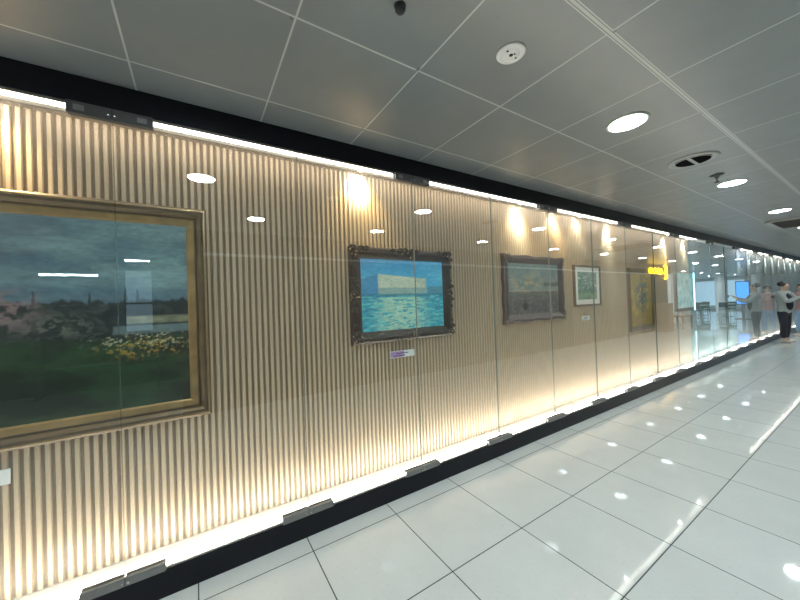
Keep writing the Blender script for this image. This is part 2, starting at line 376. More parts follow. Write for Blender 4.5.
# ---------------------------------------------------------------- case spotlights
def spot_fixture(y, label, power, cone, aim, flood, warm=(.93, 1, .90)):
    t = thing('case_spotlight', label, 'spotlight', (-0.125, y, ZG1 + 0.034), 'spotlights in the case top')
    bm = B(); lathe(bm, [(0.0, 0.0), (0.032, 0.0), (0.034, -0.012), (0.026, -0.014)], 20); obj('bezel', bm, M['alu'], t)
    bm = B(); ball(bm, (0, 0, -0.016), 0.012, (1, 1, .6), 12); obj('bulb', bm, M['bulb'], t)
    for nm, pw, cn, dz, bl in (('spot_beam', power, cone, aim, 1.0), ('flood_beam', flood, 110, -0.45, 1.0)):
        ld = bpy.data.lights.new(nm, 'SPOT'); ld.energy = pw; ld.spot_size = math.radians(cn); ld.spot_blend = bl; ld.shadow_soft_size = 0.012
        ld.color = warm if nm == 'spot_beam' else (1, .74, .36)
        lo = bpy.data.objects.new(nm, ld); COL.objects.link(lo); lo.parent = t; lo.location = (0.03, 0, -0.026)
        lo.rotation_euler = Vector((-0.13, 0, dz)).to_track_quat('-Z', 'Y').to_euler()
sp = [(-0.85, 6, 120, -.14, 60), (1.105, 110, 80, -.09, 45), (3.04, 110, 80, -.16, 45), (3.72, 6, 110, -.15, 40), (4.25, 20, 90, -.17, 8), (5.07, 110, 75, -.18, 8), (7.1, 110, 75, -.20, 8), (8.05, 110, 75, -.22, 8)]
spl = ['above the landscape painting', 'above the left end of the waterside painting', 'above the wavy framed painting', 'just beyond the wavy framed painting', 'above the small green painting', 'above the right of the small green painting', 'beyond the yellow and blue painting', 'at the far end of the slatted wall']
for (y_, pw, cn, am, fl), l in zip(sp, spl): spot_fixture(y_, 'small round spotlight in the case top ' + l, pw, cn, am, fl)
for i in range(9):
    spot_fixture(11.95 + i * 0.985, 'small round spotlight far down the case, %s beyond the unlit section' % ORD[i], 90, 70, -.24, 2, (.85, 1, .92))

# ---------------------------------------------------------------- ceiling fixtures
def downlight(label):
    t = thing('downlight', label, 'ceiling light', (0, 0, 0), 'round ceiling downlights')
    bm = B(); lathe(bm, [(0.104, -0.004), (0.106, -0.009), (0.120, -0.008), (0.124, -0.001), (0.104, -0.0005)], 48); r = obj('ring', bm, M['ring'], t)
    bm = B(); lathe(bm, [(0.0, -0.004), (0.104, -0.004), (0.104, -0.0015), (0.0, -0.0015)], 48); obj('lens', bm, M['lamp'], t)
    return t
dl = None; n = [0, 0]
pts = [(1.153, 0.064 + 2.41 * k, 0) for k in range(-2, 9)] + [(2.371, yy, 1) for yy in (-4.1, -1.73, .68, 2.46, 4.84, 7.25, 9.66, 12.07, 14.5, 16.9, 19.3)]
for x_, y_, row in pts:
    lb = 'round white ceiling downlight, %s in the row %s the glass case' % (ORD[n[row]], 'nearer' if row == 0 else 'farther from'); n[row] += 1
    if row == 0 and abs(y_ - 2.474) < .01: lb = 'large bright yellowish round ceiling downlight between the round speaker and the round vent'
    if dl is None: dl = downlight(lb); dl.location = (x_, y_, ZC)
    else: dup(dl, (x_, y_, ZC), lb)
i = 0
for x_ in (4.4, 5.8, 7.2):  # rows partly added to brighten the hall
    for y_ in (16.5, 19.5, 22.5, 25.5, 28.5, 32.5):
        dup(dl, (x_, y_, ZC), 'round downlight over the open hall, in rows partly added to brighten it, %s of them' % (ORD[i] if i < len(ORD) else 'last'), 'downlights of the open hall'); i += 1

# speaker
t = thing('ceiling_speaker', 'white round ceiling speaker plate with small dark holes', 'speaker', (1.160, 1.281, ZC)); t.scale = (.74, .74, .8)
bm = B(); lathe(bm, [(0, -0.012), (0.05, -0.012), (0.053, -0.009), (0.062, -0.009), (0.066, -0.013), (0.084, -0.010), (0.092, -0.001), (0.0, -0.0005)], 48); obj('plate', bm, M['white'], t)
for a, b_, r_ in ((0.0, 0.0, .012), (.018, .012, .006), (.0, .045, .006), (.01, -.045, .007)):
    bm = B(); lathe(bm, [(0, -0.0142), (r_, -0.0142), (r_, -0.0112), (0, -0.0112)], 16, (a, b_, 0)); obj('hole', bm, M['dark'], t)
# round vent
t = thing('ceiling_vent', 'round dark ceiling air vent with two openings', 'vent', (1.155, 3.70, ZC))
bm = B(); lathe(bm, [(0.125, -0.004), (0.14, -0.014), (0.165, -0.008), (0.172, -0.0005), (0.125, -0.0005)], 48); obj('ring', bm, M['grey'], t)
bm = B(); lathe(bm, [(0, -0.012), (0.122, -0.012), (0.122, -0.0005), (0, -0.0005)], 48); obj('opening', bm, M['void'], t)
bm = B(); box(bm, -0.012, 0.012, -0.122, 0.122, -0.015, -0.0122); obj('crossbar', bm, M['grey'], t)
bm = B(); lathe(bm, [(0.118, -0.0122), (0.122, -0.016), (0.127, -0.0122)], 40); obj('inner_ring', bm, M['grey'], t)
# sprinkler
t = thing('sprinkler', 'small dark sprinkler head hanging from the ceiling between vent and downlight', 'sprinkler', (1.146, 4.40, ZC))
bm = B(); lathe(bm, [(0, -0.0005), (0.055, -0.0005), (0.045, -0.010), (0.018, -0.014), (0.016, -0.035), (0, -0.035)], 24); obj('escutcheon', bm, M['darkclamp'], t)
bm = B()
for s in (-1, 1): tube(bm, [(0, s * .014, -0.03), (0, s * .022, -0.045), (0, s * .016, -.06), (0, 0, -.07)], .003, 6)
obj('frame_arm', bm, M['dark'], t)
bm = B(); lathe(bm, [(0, -0.069), (0.022, -0.070), (0.022, -0.073), (0, -0.074)], 16); obj('deflector', bm, M['dark'], t)
# small dome
bm = B(); lathe(bm, [(0, -0.03), (0.012, -0.028), (0.02, -0.018), (0.024, -0.0005), (0, -0.0005)], 20); o = obj('ceiling_sensor', bm, M['dark']); o.location = (1.10, 0.70, ZC)
tag(o, 'tiny dark dome sensor on the ceiling nearer than the white speaker plate', 'sensor')
# AC cassette
t = thing('air_conditioner', 'square dark ceiling air conditioning grille far down the corridor', 'air conditioner', (1.46, 8.80, ZC))
bm = B()
for a in ((-.6, .6, -.6, -.55), (-.6, .6, .55, .6), (-.6, -.55, -.55, .55), (.55, .6, -.55, .55)): box(bm, a[0], a[1], a[2], a[3], -.03, -.0005)
obj('surround', bm, M['grey'], t)
bm = B(); box(bm, -.55, .55, -.55, .55, -.008, -.0005); obj('recess', bm, M['void'], t)
bm = B()
for k in range(9): box(bm, -.53, .53, -.5 + k * .12, -.48 + k * .12, -.026, -.0085)
obj('louvre', bm, M['darkclamp'], t)

# ---------------------------------------------------------------- pictures
def vnoise(seed, n=64):
    rng = np.random.RandomState(seed); g = rng.rand(n + 1, n + 1)
    def f(u, v, s):
        x = (u * s) % n; y = (v * s) % n; i = np.floor(x).astype(int); j = np.floor(y).astype(int); a = x - i; b = y - j
        a = a * a * (3 - 2 * a); b = b * b * (3 - 2 * b)
        return (g[i, j] * (1 - a) + g[i + 1, j] * a) * (1 - b) + (g[i, j + 1] * (1 - a) + g[i + 1, j + 1] * a) * b
    return f
def fbm(f, u, v, s, o=4, sx=1.0):
    t = 0; w = 0.5; tot = 0
    for k in range(o): t = t + w * f(u * sx + k * .37, v + k * .71, s * 2 ** k); tot += w; w *= .55
    return t / tot
PB = 1.05
def lin(c): return tuple(min(.9, PB * ((x / 255 + .055) / 1.055) ** 2.4) for x in c)
def paint(fn, nu, nv):
    u, v = np.meshgrid(np.linspace(0, 1, nu), np.linspace(0, 1, nv)); C = np.zeros((nv, nu, 3))
    def lay(mask, col):
        nonlocal C
        m_ = np.clip(mask, 0, 1)[..., None]; c_ = np.array(col) if isinstance(col, tuple) else col
        C = C * (1 - m_) + c_ * m_
    fn(u, v, lay, vnoise)
    gr = fbm(vnoise(77), u * 1.3 + v * .2, v * 2.1, 52, 3) * .6 + fbm(vnoise(78), u * .5, v * 1.4, 40, 3) * .4
    return np.clip(C * (0.55 + 0.9 * gr)[..., None], 0, .9)
def sm(x, a, b): t = np.clip((x - a) / (b - a), 0, 1); return t * t * (3 - 2 * t)
def canvas_mesh(w, h, fn, nu, nv, name='canvas', rough=0.3):
    C = paint(fn, nu, nv)
    bm = B(); L_ = bm.loops.layers.float_color.new('paint')
    V = [[bm.verts.new((0.0, (i / (nu - 1) - .5) * w, (j / (nv - 1) - .5) * h)) for i in range(nu)] for j in range(nv)]
    for j in range(nv - 1):
        for i_ in range(nu - 1):
            f = bm.faces.new((V[j][i_], V[j][i_ + 1], V[j + 1][i_ + 1], V[j + 1][i_]))
            for lp, (jj, ii) in zip(f.loops, ((j, i_), (j, i_ + 1), (j + 1, i_ + 1), (j + 1, i_))): lp[L_] = (*C[jj, ii], 1)
    # stretcher sides and back
    m = bpy.data.materials.new('oil_paint'); m.use_nodes = True; nb = NB(m); b = nb.N['Principled BSDF']
    at = nb.N.new('ShaderNodeAttribute'); at.attribute_name = 'paint'; nb.L.new(at.outputs['Color'], b.inputs['Base Color'])
    b.inputs['Roughness'].default_value = rough
    tc = nb.N.new('ShaderNodeTexCoord'); bp = nb.N.new('ShaderNodeBump'); bp.inputs['Strength'].default_value = .25; bp.inputs['Distance'].default_value = .004
    nb.L.new(nb.noise(tc.outputs['Object'], 90, 3), bp.inputs['Height']); nb.L.new(bp.outputs[0], b.inputs['Normal'])
    box(bm, -0.02, -0.002, -w / 2, w / 2, -h / 2, h / 2, 1)
    return bm, [m, M['cream']]
def frame_mesh(w, h, prof, wav=0.0, seed=1, steps=1):
    """w,h outer size; prof: list of (inset, height) from outer back to inner back; mitred"""
    bm = B(); rnd = random.Random(seed)
    loops = []
    for ins, hg in prof:
        a, b_ = w / 2 - ins, h / 2 - ins; P = []
        cs = [(-a, -b_), (a, -b_), (a, b_), (-a, b_)]
        for q in range(4):
            p, r = cs[q], cs[(q + 1) % 4]
            for s in range(steps):
                tt = s / steps; yy = p[0] + (r[0] - p[0]) * tt; zz = p[1] + (r[1] - p[1]) * tt
                if wav and ins < prof[-1][0] * .5:
                    ph = 3 * 2 * math.pi * tt; dv = wav * (math.cos(ph) - 1) * .5 * -1 * (1 - ins / prof[-1][0])
                    nx, nz = ((0, -1), (1, 0), (0, 1), (-1, 0))[q]
                    yy -= nx * dv; zz -= nz * dv
                P.append(bm.verts.new((hg, yy, zz)))
        loops.append(P)
    n_ = len(loops[0])
    for A, C_ in zip(loops, loops[1:]):
        for k in range(n_): bm.faces.new((A[k], A[(k + 1) % n_], C_[(k + 1) % n_], C_[k]))
    return bm
def picture(name, label, y0, y1, z0, z1, prof, fmat, fn, nu, nv, cw, wav=0.0, steps=1, depth=0.02, group='framed paintings'):
    w, h = y1 - y0, z1 - z0; t = thing(name, label, 'painting', (WX + 0.002, (y0 + y1) / 2, (z0 + z1) / 2), group)
    f = obj('frame', frame_mesh(w, h, prof, wav, 1, steps), fmat, t)
    bm, ms = canvas_mesh(w - 2 * cw + .01, h - 2 * cw + .01, fn, nu, nv); c = obj('canvas', bm, ms, t, fixn=False); c.location = (depth + .004, 0, 0)
    return t, f, w, h

def scroll(bm, cy, cz, s, rnd, flip=1):
    """carved acanthus curl"""
    pts = []; rr = []
    for k in range(14):
        a = k * .42; r = s * (1 - k / 16); pts.append((0.008, cy + flip * r * math.cos(a) * .8, cz + r * math.sin(a) * .8)); rr.append(s * .30 * (1 - k / 20))
    tube(bm, pts, rr, 6)
    ball(bm, (0.01, cy, cz), s * .28, (1, 1, 1), 8)
def ornaments(t, w, h, cw, hgt, m, m2, seed, size=.05, mid=True):
    rnd = random.Random(seed)
    spots = [(sy * (w / 2 - cw * .26), sz * (h / 2 - cw * .26), 'corner_ornament') for sy in (-1, 1) for sz in (-1, 1)]
    if mid: spots += [(0, sz * (h / 2 - cw * .28), 'centre_ornament') for sz in (-1, 1)] + [(sy * (w / 2 - cw * .28), 0, 'centre_ornament') for sy in (-1, 1)]
    for y_, z_, nm in spots:
        bm = B()
        vert = abs(y_) > w / 2 - cw and nm != 'corner_ornament'
        for k in range(-2, 3):
            for q in ((0, 1) if nm == 'corner_ornament' else (0,)):
                if nm == 'corner_ornament': oy, oz = ((-abs(k) * size * .9 * math.copysign(1, y_), 0) if q else (0, -abs(k) * size * .9 * math.copysign(1, z_)))
                else: oy, oz = (0, k * size * .9) if vert else (k * size * .9, 0)
                scroll(bm, y_ + oy + rnd.uniform(-.004, .004), z_ + oz + rnd.uniform(-.004, .004), size * rnd.uniform(.5, .68) * (1 - abs(k) * .1), rnd, 1 if k % 2 else -1)
        for v in bm.verts: v.co.x += hgt - .004
        o = obj(nm, bm, m2 if rnd.random() < .0 else m, t)
        bm = B()
        for k in range(7): ball(bm, (hgt + .017, y_ + rnd.uniform(-1, 1) * size * .8, z_ + rnd.uniform(-1, 1) * size * .8), .006, (.6, 1, 1), 6)
        obj('gilt_bead', bm, m2, o)

# painting 1: wide landscape
def p_land(u, v, lay, vn):
    f, g = vn(1), vn(2)
    lay(np.ones_like(u), lin((66, 100, 114)))
    n = fbm(f, u, v, 7, 5, .45); lay(sm(n, .45, .72) * .8, lin((112, 140, 142))); n2 = fbm(g, u, v, 9, 5, .4); lay(sm(n2, .5, .75) * .7, lin((40, 72, 94)))
    lay(sm(v, .6, .68) * (1 - sm(v, .7, .8)) * .35, lin((120, 150, 155)))
    lay((1 - sm(v, .6 + .05 * f(u, u * 0, 14), .63 + .05 * f(u, u * 0, 14))) * .8, lin((72, 100, 116)))
    tr = .545 + .05 * np.abs(fbm(f, u, u * 0, 40, 3)) ; lay(1 - sm(v, tr - .005, tr + .012), lin((22, 38, 42)))
    for c, hh, ww in ((.43, .70, .014), (.455, .685, .012), (.56, .63, .01), (.80, .65, .01), (.835, .64, .01), (.70, .62, .008), (.31, .64, .012)):
        lay((np.abs(u - c) < ww * (1 - np.clip((v - .5) / (hh - .5), 0, 1)) + .002 * f(u, v, 200)) * (v > .5) * (v < hh) * .9, lin((20, 32, 36)))
    lay((v < .56) * (v > .2) * sm(fbm(g, u, v, 30, 4), .5, .7) * .6, lin((58, 68, 64)))
    lay(sm(fbm(f, u, v, 35, 4), .42, .6) * np.exp(-(((u - .47) / .10) ** 2 + ((v - .535) / .10) ** 2) ** 1.5) * .9, lin((126, 108, 112)))
    lay(sm(fbm(g, u, v, 50, 3), .45, .6) * np.exp(-(((u - .62) / .10) ** 2 + ((v - .45) / .06) ** 2)) * .7, lin((104, 110, 100)))
    lay((u > .80) * sm(v, .445, .455) * (1 - sm(v, .485, .495)) * (.6 + .4 * f(u, v, 60)), lin((128, 130, 106)))
    lay((u > .76) * sm(v, .39, .40) * (1 - sm(v, .435, .445)) * .8, lin((98, 118, 122)))
    lay((1 - sm(v, .34, .42)) , lin((16, 36, 30)))
    lay((1 - sm(v, .34, .42)) * sm(fbm(f, u + v * .4, v, 12, 5, .4), .42, .68) * .85, lin((34, 66, 42)))
    lay((1 - sm(v, .34, .42)) * sm(fbm(g, u - v * .3, v, 20, 4, .4), .5, .7) * .6, lin((16, 34, 32)))
    lay(sm(fbm(g, u, v * .8, 110, 2), .56, .64) * np.exp(-(((u - .86) / .14) ** 2 + ((v - .32) / .055) ** 2) ** 2) * .95, lin((150, 124, 56)))
    lay(sm(fbm(f, u, v, 120, 2), .62, .7) * np.exp(-(((u - .86) / .16) ** 2 + ((v - .36) / .04) ** 2) ** 2) * .8, lin((186, 186, 160)))
prof1 = [(0, 0), (0, .045), (.012, .052), (.022, .046), (.036, .05), (.05, .040), (.056, .03), (.062, .034), (.078, .030), (.092, .024), (.114, .020), (.116, .005)]
t1, f1, w1, h1 = picture('painting', 'large wide landscape painting of dark trees and green field in broad bronze gold frame', -1.60, 0.062, 0.868, 2.108, prof1, M['golddark'], p_land, 380, 270, .105, depth=.018)
bm = frame_mesh(w1 - .125, h1 - .125, [(0, .030), (.006, .037), (.034, .031), (.044, .025), (.046, .012)]); obj('gilt_slip', bm, M['gold'], t1)
bm = frame_mesh(w1 - .018, h1 - .018, [(0, .050), (.003, .056), (.008, .056), (.011, .048)]); obj('bead_moulding', bm, M['gilt'], t1)

# painting 2: turquoise water with pale block
def p_water(u, v, lay, vn):
    f, g = vn(5), vn(6)
    lay(np.ones_like(u), lin((62, 150, 186))); lay(sm(fbm(f, u, v, 10, 4, .5), .4, .7) * .7, lin((96, 180, 202)))
    lay(sm(v, .72, .95) * .6, lin((44, 128, 180)))
    lay((v < .5) * 1., lin((48, 140, 160))); st = fbm(g, u, v, 44, 3, .35)
    lay((v < .5) * sm(st, .5, .6) * .8, lin((98, 178, 176))); lay((v < .5) * sm(fbm(f, u, v, 48, 3, .35), .55, .65) * .7, lin((28, 104, 136)))
    lay(sm(u, .18, .2) * (1 - sm(u, .74, .78)) * (v > .5) * (1 - sm(v, .80 - .10 * u, .81 - .10 * u)), lin((178, 184, 164)))
    lay(sm(u, .18, .2) * (1 - sm(u, .74, .78)) * (v > .5) * (1 - sm(v, .80 - .10 * u, .81 - .10 * u)) * sm(fbm(g, u, v, 24, 3), .5, .7) * .5, lin((150, 176, 160)))
    lay((u < .19) * (v > .5) * (v < .70 + .45 * u) * .75, lin((58, 116, 158)))
    lay(sm(u, .18, .2) * (1 - sm(u, .74, .78)) * (v > .5) * (v < .60) * .6, lin((84, 130, 138)))
    lay((u > .78) * (v > .5) * (v < .62) * .8, lin((70, 116, 132)))
    lay(np.exp(-((u - .46) / .28) ** 4) * (v < .47) * sm(fbm(g, u, v, 62, 3, .3), .36, .5) * .9, lin((158, 190, 168)))
    lay((v < .515) * (v > .48) * .7, lin((36, 108, 128)))
prof2 = [(0, 0), (.004, .03), (.02, .045), (.045, .05), (.065, .042), (.085, .030), (.098, .018), (.1, .005)]
PB = 1.45
t2, f2, w2, h2 = picture('painting', 'turquoise waterside painting with pale block in dark carved frame', 1.005, 2.03, 1.178, 1.958, prof2, M['walnut'], p_water, 150, 120, .09, depth=.015)
ornaments(t2, w2, h2, .1, .048, M['walnut'], M['gilt'], 3, .066)
PB = 1.8
# painting 3
def p_muted(u, v, lay, vn):
    f, g = vn(8), vn(9)
    lay(np.ones_like(u), lin((90, 104, 104))); lay(sm(fbm(f, u, v, 9, 4), .45, .65) * .7, lin((112, 116, 108)))
    lay((v < .45) * .9, lin((62, 64, 66))); lay(np.exp(-(((u - .32) / .25) ** 2 + ((v - .6) / .14) ** 2)) * sm(fbm(g, u, v, 18, 4), .4, .6), lin((146, 126, 92)))
    lay((v < .45) * sm(fbm(g, u, v, 26, 4), .5, .65) * .7, lin((98, 90, 84)))
    lay((u > .68) * (v > .55) * (v < .62) * .7, lin((54, 56, 58))); lay((v > .44) * (v < .48) * .5, lin((130, 126, 116)))
    lay(np.exp(-(((u - .3) / .05) ** 2 + ((v - .17) / .09) ** 2) ** 2) * .9, lin((24, 24, 26)))
t3, f3, w3, h3 = picture('painting', 'muted grey and ochre painting in a dark frame with wavy edges', 2.76, 3.88, 1.222, 1.993, [(0, 0), (.0, .03), (.012, .048), (.04, .05), (.07, .036), (.10, .022), (.102, .005)], M['silverwood'], p_muted, 120, 90, .092, wav=.012, steps=48, depth=.015)
ornaments(t3, w3, h3, .09, .046, M['silverwood'], M['gilt'], 7, .042, mid=False)
PB = 1.15
# painting 4
def p_small(u, v, lay, vn):
    f, g = vn(11), vn(12)
    lay(np.ones_like(u), lin((74, 122, 112))); lay(sm(fbm(f, u, v, 14, 4), .45, .65) * .8, lin((36, 84, 80))); lay(sm(fbm(g, u, v, 26, 3), .6, .7) * .9 * (v > .4), lin((206, 214, 204)))
    lay((v < .25) * sm(fbm(g, u, v, 14, 3), .3, .6), lin((112, 144, 108)))
t4, f4, w4, h4 = picture('painting', 'small green painting with white flecks in a pale mount and thin brown frame', 4.14, 4.80, 1.366, 1.912, [(0, 0), (0, .03), (.01, .034), (.022, .03), (.026, .012), (.028, .012)], M['brown'], p_small, 80, 60, .085, depth=.010)
bm = frame_mesh(w4 - .05, h4 - .05, [(0, .012), (.002, .020), (.062, .018), (.064, .010)]); obj('mount', bm, M['cream'], t4)
# painting 5
def p_yellow(u, v, lay, vn):
    f, g = vn(15), vn(16)
    lay(np.ones_like(u), lin((150, 122, 48))); lay(sm(fbm(f, u, v, 8, 3), .5, .7) * .6, lin((206, 172, 58)))
    m_ = np.exp(-(((u - .5) / .3) ** 2 + ((v - .58) / .3) ** 2) ** 2)
    lay(m_ * sm(fbm(g, u, v, 13, 4), .40, .5), lin((28, 74, 80))); lay(m_ * sm(fbm(f, u, v, 20, 4), .55, .62), lin((60, 110, 100)))
    lay(m_ * sm(fbm(g, u + .3, v, 22, 3), .58, .65), lin((16, 32, 44)))
t5, f5, w5, h5 = picture('painting', 'yellow and blue green painting in a broad brown frame', 5.64, 6.58, 0.915, 1.915, [(0, 0), (0, .04), (.012, .046), (.03, .04), (.06, .028), (.088, .02), (.09, .005)], M['golddark'], p_yellow, 90, 100, .082, depth=.012)
bm = frame_mesh(w5 - .13, h5 - .13, [(0, .027), (.004, .032), (.016, .028), (.02, .012)]); obj('gilt_slip', bm, M['gold'], t5)

# placards
def placard(y0, y1, z0, z1, label, purple):
    t = thing('placard', label, 'label', (WX + .001, (y0 + y1) / 2, (z0 + z1) / 2), 'placards under the paintings'); w, h = (y1 - y0) / 2, (z1 - z0) / 2
    bm = B(); box(bm, 0, .005, -w, w, -h, h, bev=.0008); obj('card', bm, M['paper'], t)
    if purple:
        bm = B(); box(bm, .0052, .006, -w * .96, w * .1, -h * .85, h * .85); obj('colour_band', bm, M['purple'], t)
    bm = B()
    for k, (a, b_) in enumerate(((-.55, .45), (-.75, .2))): box(bm, .0062, .0068, w * a, w * b_, h * (.25 - k * .7) - h * .14, h * (.25 - k * .7) + h * .14)
    obj('print_line', bm, M['ink'], t)
placard(1.355, 1.60, 1.035, 1.092, 'small white and purple placard below the turquoise waterside painting', True)
placard(4.33, 4.52, 1.178, 1.235, 'small white placard below the small green painting', False)
placard(-.98, -.777, 0.700, 0.772, 'small white placard below the large landscape painting', False)

# ---------------------------------------------------------------- people
def skin_mesh(name, chains, m, parent, sub=2):
    """chains: list of (points, radii) joined at shared coordinates; radii may be (rx, ry)"""
    bm = B(); idx = {}; rad = {}
    for pts_, rs in chains:
        prev = None
        for p, r in zip(pts_, rs):
            key = tuple(round(c, 4) for c in p)
            if key not in idx: idx[key] = bm.verts.new(p); rad[key] = r
            v = idx[key]
            if prev is not None and prev is not v and not bm.edges.get((prev, v)): bm.edges.new((prev, v))
            prev = v
    bm.verts.index_update(); order = {v.index: k for k, v in idx.items()}
    me = bpy.data.meshes.new(name); bm.to_mesh(me); bm.free()
    o = bpy.data.objects.new(name, me); COL.objects.link(o)
    md = o.modifiers.new('Skin', 'SKIN'); md.use_smooth_shade = True
    if not me.skin_vertices:
        bpy.context.view_layer.objects.active = o
    sv = me.skin_vertices[0].data if me.skin_vertices else None
    if sv is None:
        return o
    for i_, d in enumerate(sv):
        r = rad[order[i_]]; d.radius = r if isinstance(r, tuple) else (r, r); d.use_root = (i_ == 0)
    s2 = o.modifiers.new('Sub', 'SUBSURF'); s2.levels = sub; s2.render_levels = sub
    dg = bpy.context.evaluated_depsgraph_get(); me2 = bpy.data.meshes.new_from_object(o.evaluated_get(dg)); o.modifiers.clear(); o.data = me2
    me2.materials.clear(); me2.materials.append(m); o.parent = parent
    for p in me2.polygons: p.use_smooth = True
    return o

def person(label, loc, rz, H, top, tee, legm, long_hair, arms, sc=1.0):
    t = thing('person', label, 'person', loc, 'people at the far glass', rz); t.scale = (H / 1.75,) * 3
    # facing +y locally, x = right
    hip, chest, neck = (0, 0, .93), (0, -.01, 1.36), (0, .0, 1.47)
    head = (0, .035, 1.60)
    ch = [([hip, (0, 0, 1.05), (0, -.01, 1.2), chest, neck, (0, .02, 1.53), head, (0, .03, 1.68)], [(.15, .11), (.135, .10), (.14, .105), (.15, .11), .055, .06, .092, .07]),
          ([head, (0, .12, 1.60)], [.092, .022])]
    feet = []
    for s in (-1, 1):
        ank = (s * .10, -.02 + s * .03, .09)
        ch.append(([hip, (s * .09, 0, .86), (s * .105, .015 + s * .02, .50), ank, (s * .115, .14 + s * .03, .035)], [(.15, .11), .085, .055, .036, .035]))
        feet.append(ank)
    sh = {}
    for s in (-1, 1):
        el, wr = arms[s]; S = (s * .18, 0, 1.40)
        ch.append(([chest, S, el, wr], [(.15, .11), .058, .042, .028]))
        d = (Vector(wr) - Vector(el)).normalized(); side = Vector((1, 0, 0)); upv = d.cross(side).normalized() * -1
        palm = Vector(wr) + d * .07
        ch.append(([wr, tuple(palm)], [.028, (.036, .018)]))
        for q, L_ in enumerate((.065, .075, .07, .055)):
            b0 = palm + side * (.027 - .018 * q) * -s; b1 = b0 + d * L_ * .6; b2 = b1 + d * L_ * .35 - upv * .02 + side * (-s) * .004
            ch.append(([tuple(palm), tuple(b0 + d * .01), tuple(b1), tuple(b2)], [(.036, .018), .0095, .0085, .007]))
        th = Vector(wr) + d * .03 + side * (-s) * .038 + upv * .01
        ch.append(([wr, tuple(th), tuple(th + d * .035 + upv * .012)], [.028, .011, .009]))
    skin_mesh('body', ch, M['skin'], t)
    # top
    tc = [([(0, 0, .80), (0, 0, .93), (0, 0, 1.05), (0, -.01, 1.2), chest, (0, 0, 1.455)], [(.175, .13), (.185, .138), (.165, .125), (.165, .13), (.17, .13), .07])]
    for s in (-1, 1):
        el, wr = arms[s]; e2 = Vector(el).lerp(Vector(wr), .75)
        tc.append(([chest, (s * .18, 0, 1.40), el, tuple(e2)], [(.17, .13), .078, .062, .055]))
    skin_mesh('shirt', tc, top, t)
    if tee is not top:
        skin_mesh('undershirt', [([(0, .06, .90), (0, .08, 1.1), (0, .065, 1.3), (0, .03, 1.42)], [(.10, .125), (.10, .12), (.10, .12), .06])], tee, t)
    lc = []
    for s in (-1, 1):
        lc.append(([(0, 0, .98), (0, 0, .90), (s * .09, 0, .80), (s * .105, .015 + s * .02, .50), (s * .10, -.02 + s * .03, .12)], [(.150, .115), (.165, .125), .100, .078, .068]))
    skin_mesh('trousers', lc, legm, t)
    for s in (-1, 1):
        skin_mesh('shoe', [([(s * .10, -.07 + s * .03, .045), (s * .108, .04 + s * .03, .045), (s * .118, .17 + s * .03, .038)], [.045, .048, .036])], M['shoe'], t)
    hc = [([(0, -.035, 1.59), (0, -.02, 1.67), (0, .04, 1.72)], [.118, .118, .085])]
    if long_hair: hc.append(([(0, -.02, 1.60), (0, -.05, 1.50), (0, -.06, 1.40)], [.098, .075, .05]))
    skin_mesh('hair', hc, M['hair'], t)
    for s in (-1, 1):
        bm = B(); ball(bm, (s * .032, .118, 1.615), .012, (1, .6, .7), 8); obj('eye', bm, M['eye'], t)
        bm = B(); ball(bm, (s * .092, .03, 1.60), .024, (.4, .7, 1.1), 8); obj('ear', bm, M['skin'], t)
    bm = B(); ball(bm, (0, .118, 1.555), .02, (1.2, .4, .3), 8); obj('mouth', bm, M['pink'], t)
    return t
man = person('person in open grey shirt over black, black trousers, holding up a phone', (0.27, 13.9, 0.0), math.radians(-112), 1.72, M['shirt'], M['tee'], M['trouser'], False,
       {-1: ((-.22, .20, 1.17), (-.06, .43, 1.33)), 1: ((.22, .20, 1.17), (.06, .43, 1.33))})
woman = person('person with dark hair in dusty pink top and pale blue jeans', (0.36, 16.0, 0.0), math.radians(155), 1.66, M['pink'], M['pink'], M['jeans'], True,
       {-1: ((-.23, .12, 1.14), (-.10, .36, 1.25)), 1: ((.23, .12, 1.14), (.10, .36, 1.25))})
def phone(owner, label):
    bm = B(); box(bm, -.075, .075, -.004, .004, -.038, .038, bev=.002); t = obj('smartphone', bm, M['phone'])
    tag(t, label, 'phone', 'phones held by the people')
    s = owner.scale[0]; a = owner.rotation_euler[2]; return t, s, a
for ow, lp, lb in ((man, (0, .575, 1.36), 'dark phone held up by the person in the grey shirt'), (woman, (0, .53, 1.33), 'dark phone held by the person in pale blue jeans')):
    t, s, a = phone(ow, lb); v = Matrix.Rotation(a, 3, 'Z') @ (Vector(lp) * s)
    t.location = Vector(ow.location) + v; t.rotation_euler[2] = a

# ---------------------------------------------------------------- the other side of the corridor (seen in the glass)
# shop with ceiling tubes
def tubelight(x_, y0, y1, z_, label, px=0.0):
    t = thing('tube_light', label, 'ceiling light', (x_, (y0 + y1) / 2, z_), 'tube lights of the opposite shop'); w = (y1 - y0) / 2
    bm = B(); box(bm, -.03, .03, -w, w, .012, .035, bev=.003); obj('housing', bm, M['white'], t)
    bm = B(); box(bm, -.02, .02, -w + .01, w - .01, -.012, .012, bev=.006); obj('tube', bm, M['tube'], t)
    for s in (-1, 1):
        bm = B(); tube(bm, [(0, s * w * .8, .035), (0, s * w * .8, ZC - z_ - .0005)], .003, 6); obj('hanger', bm, M['alu'], t)
tubelight(5.0, -2.05, -1.36, 2.13, 'long white tube light hanging in the opposite shop')
tubelight(5.0, -1.03, -.68, 2.39, 'short white tube light hanging high in the opposite shop')
bm = B(); box(bm, 5.0, 8.8, YB - .06, YB - .001, .3, 2.4); tag(obj('glow_panel', bm, M['softblue']), 'wide pale glowing panel added to brighten the far end of the open hall', 'light')  # luminous panel added to lift the dim hall end
t = thing('display_shelf', 'white display shelf with three boards in the opposite shop', 'shelf', (6.2, -1.3, 0))
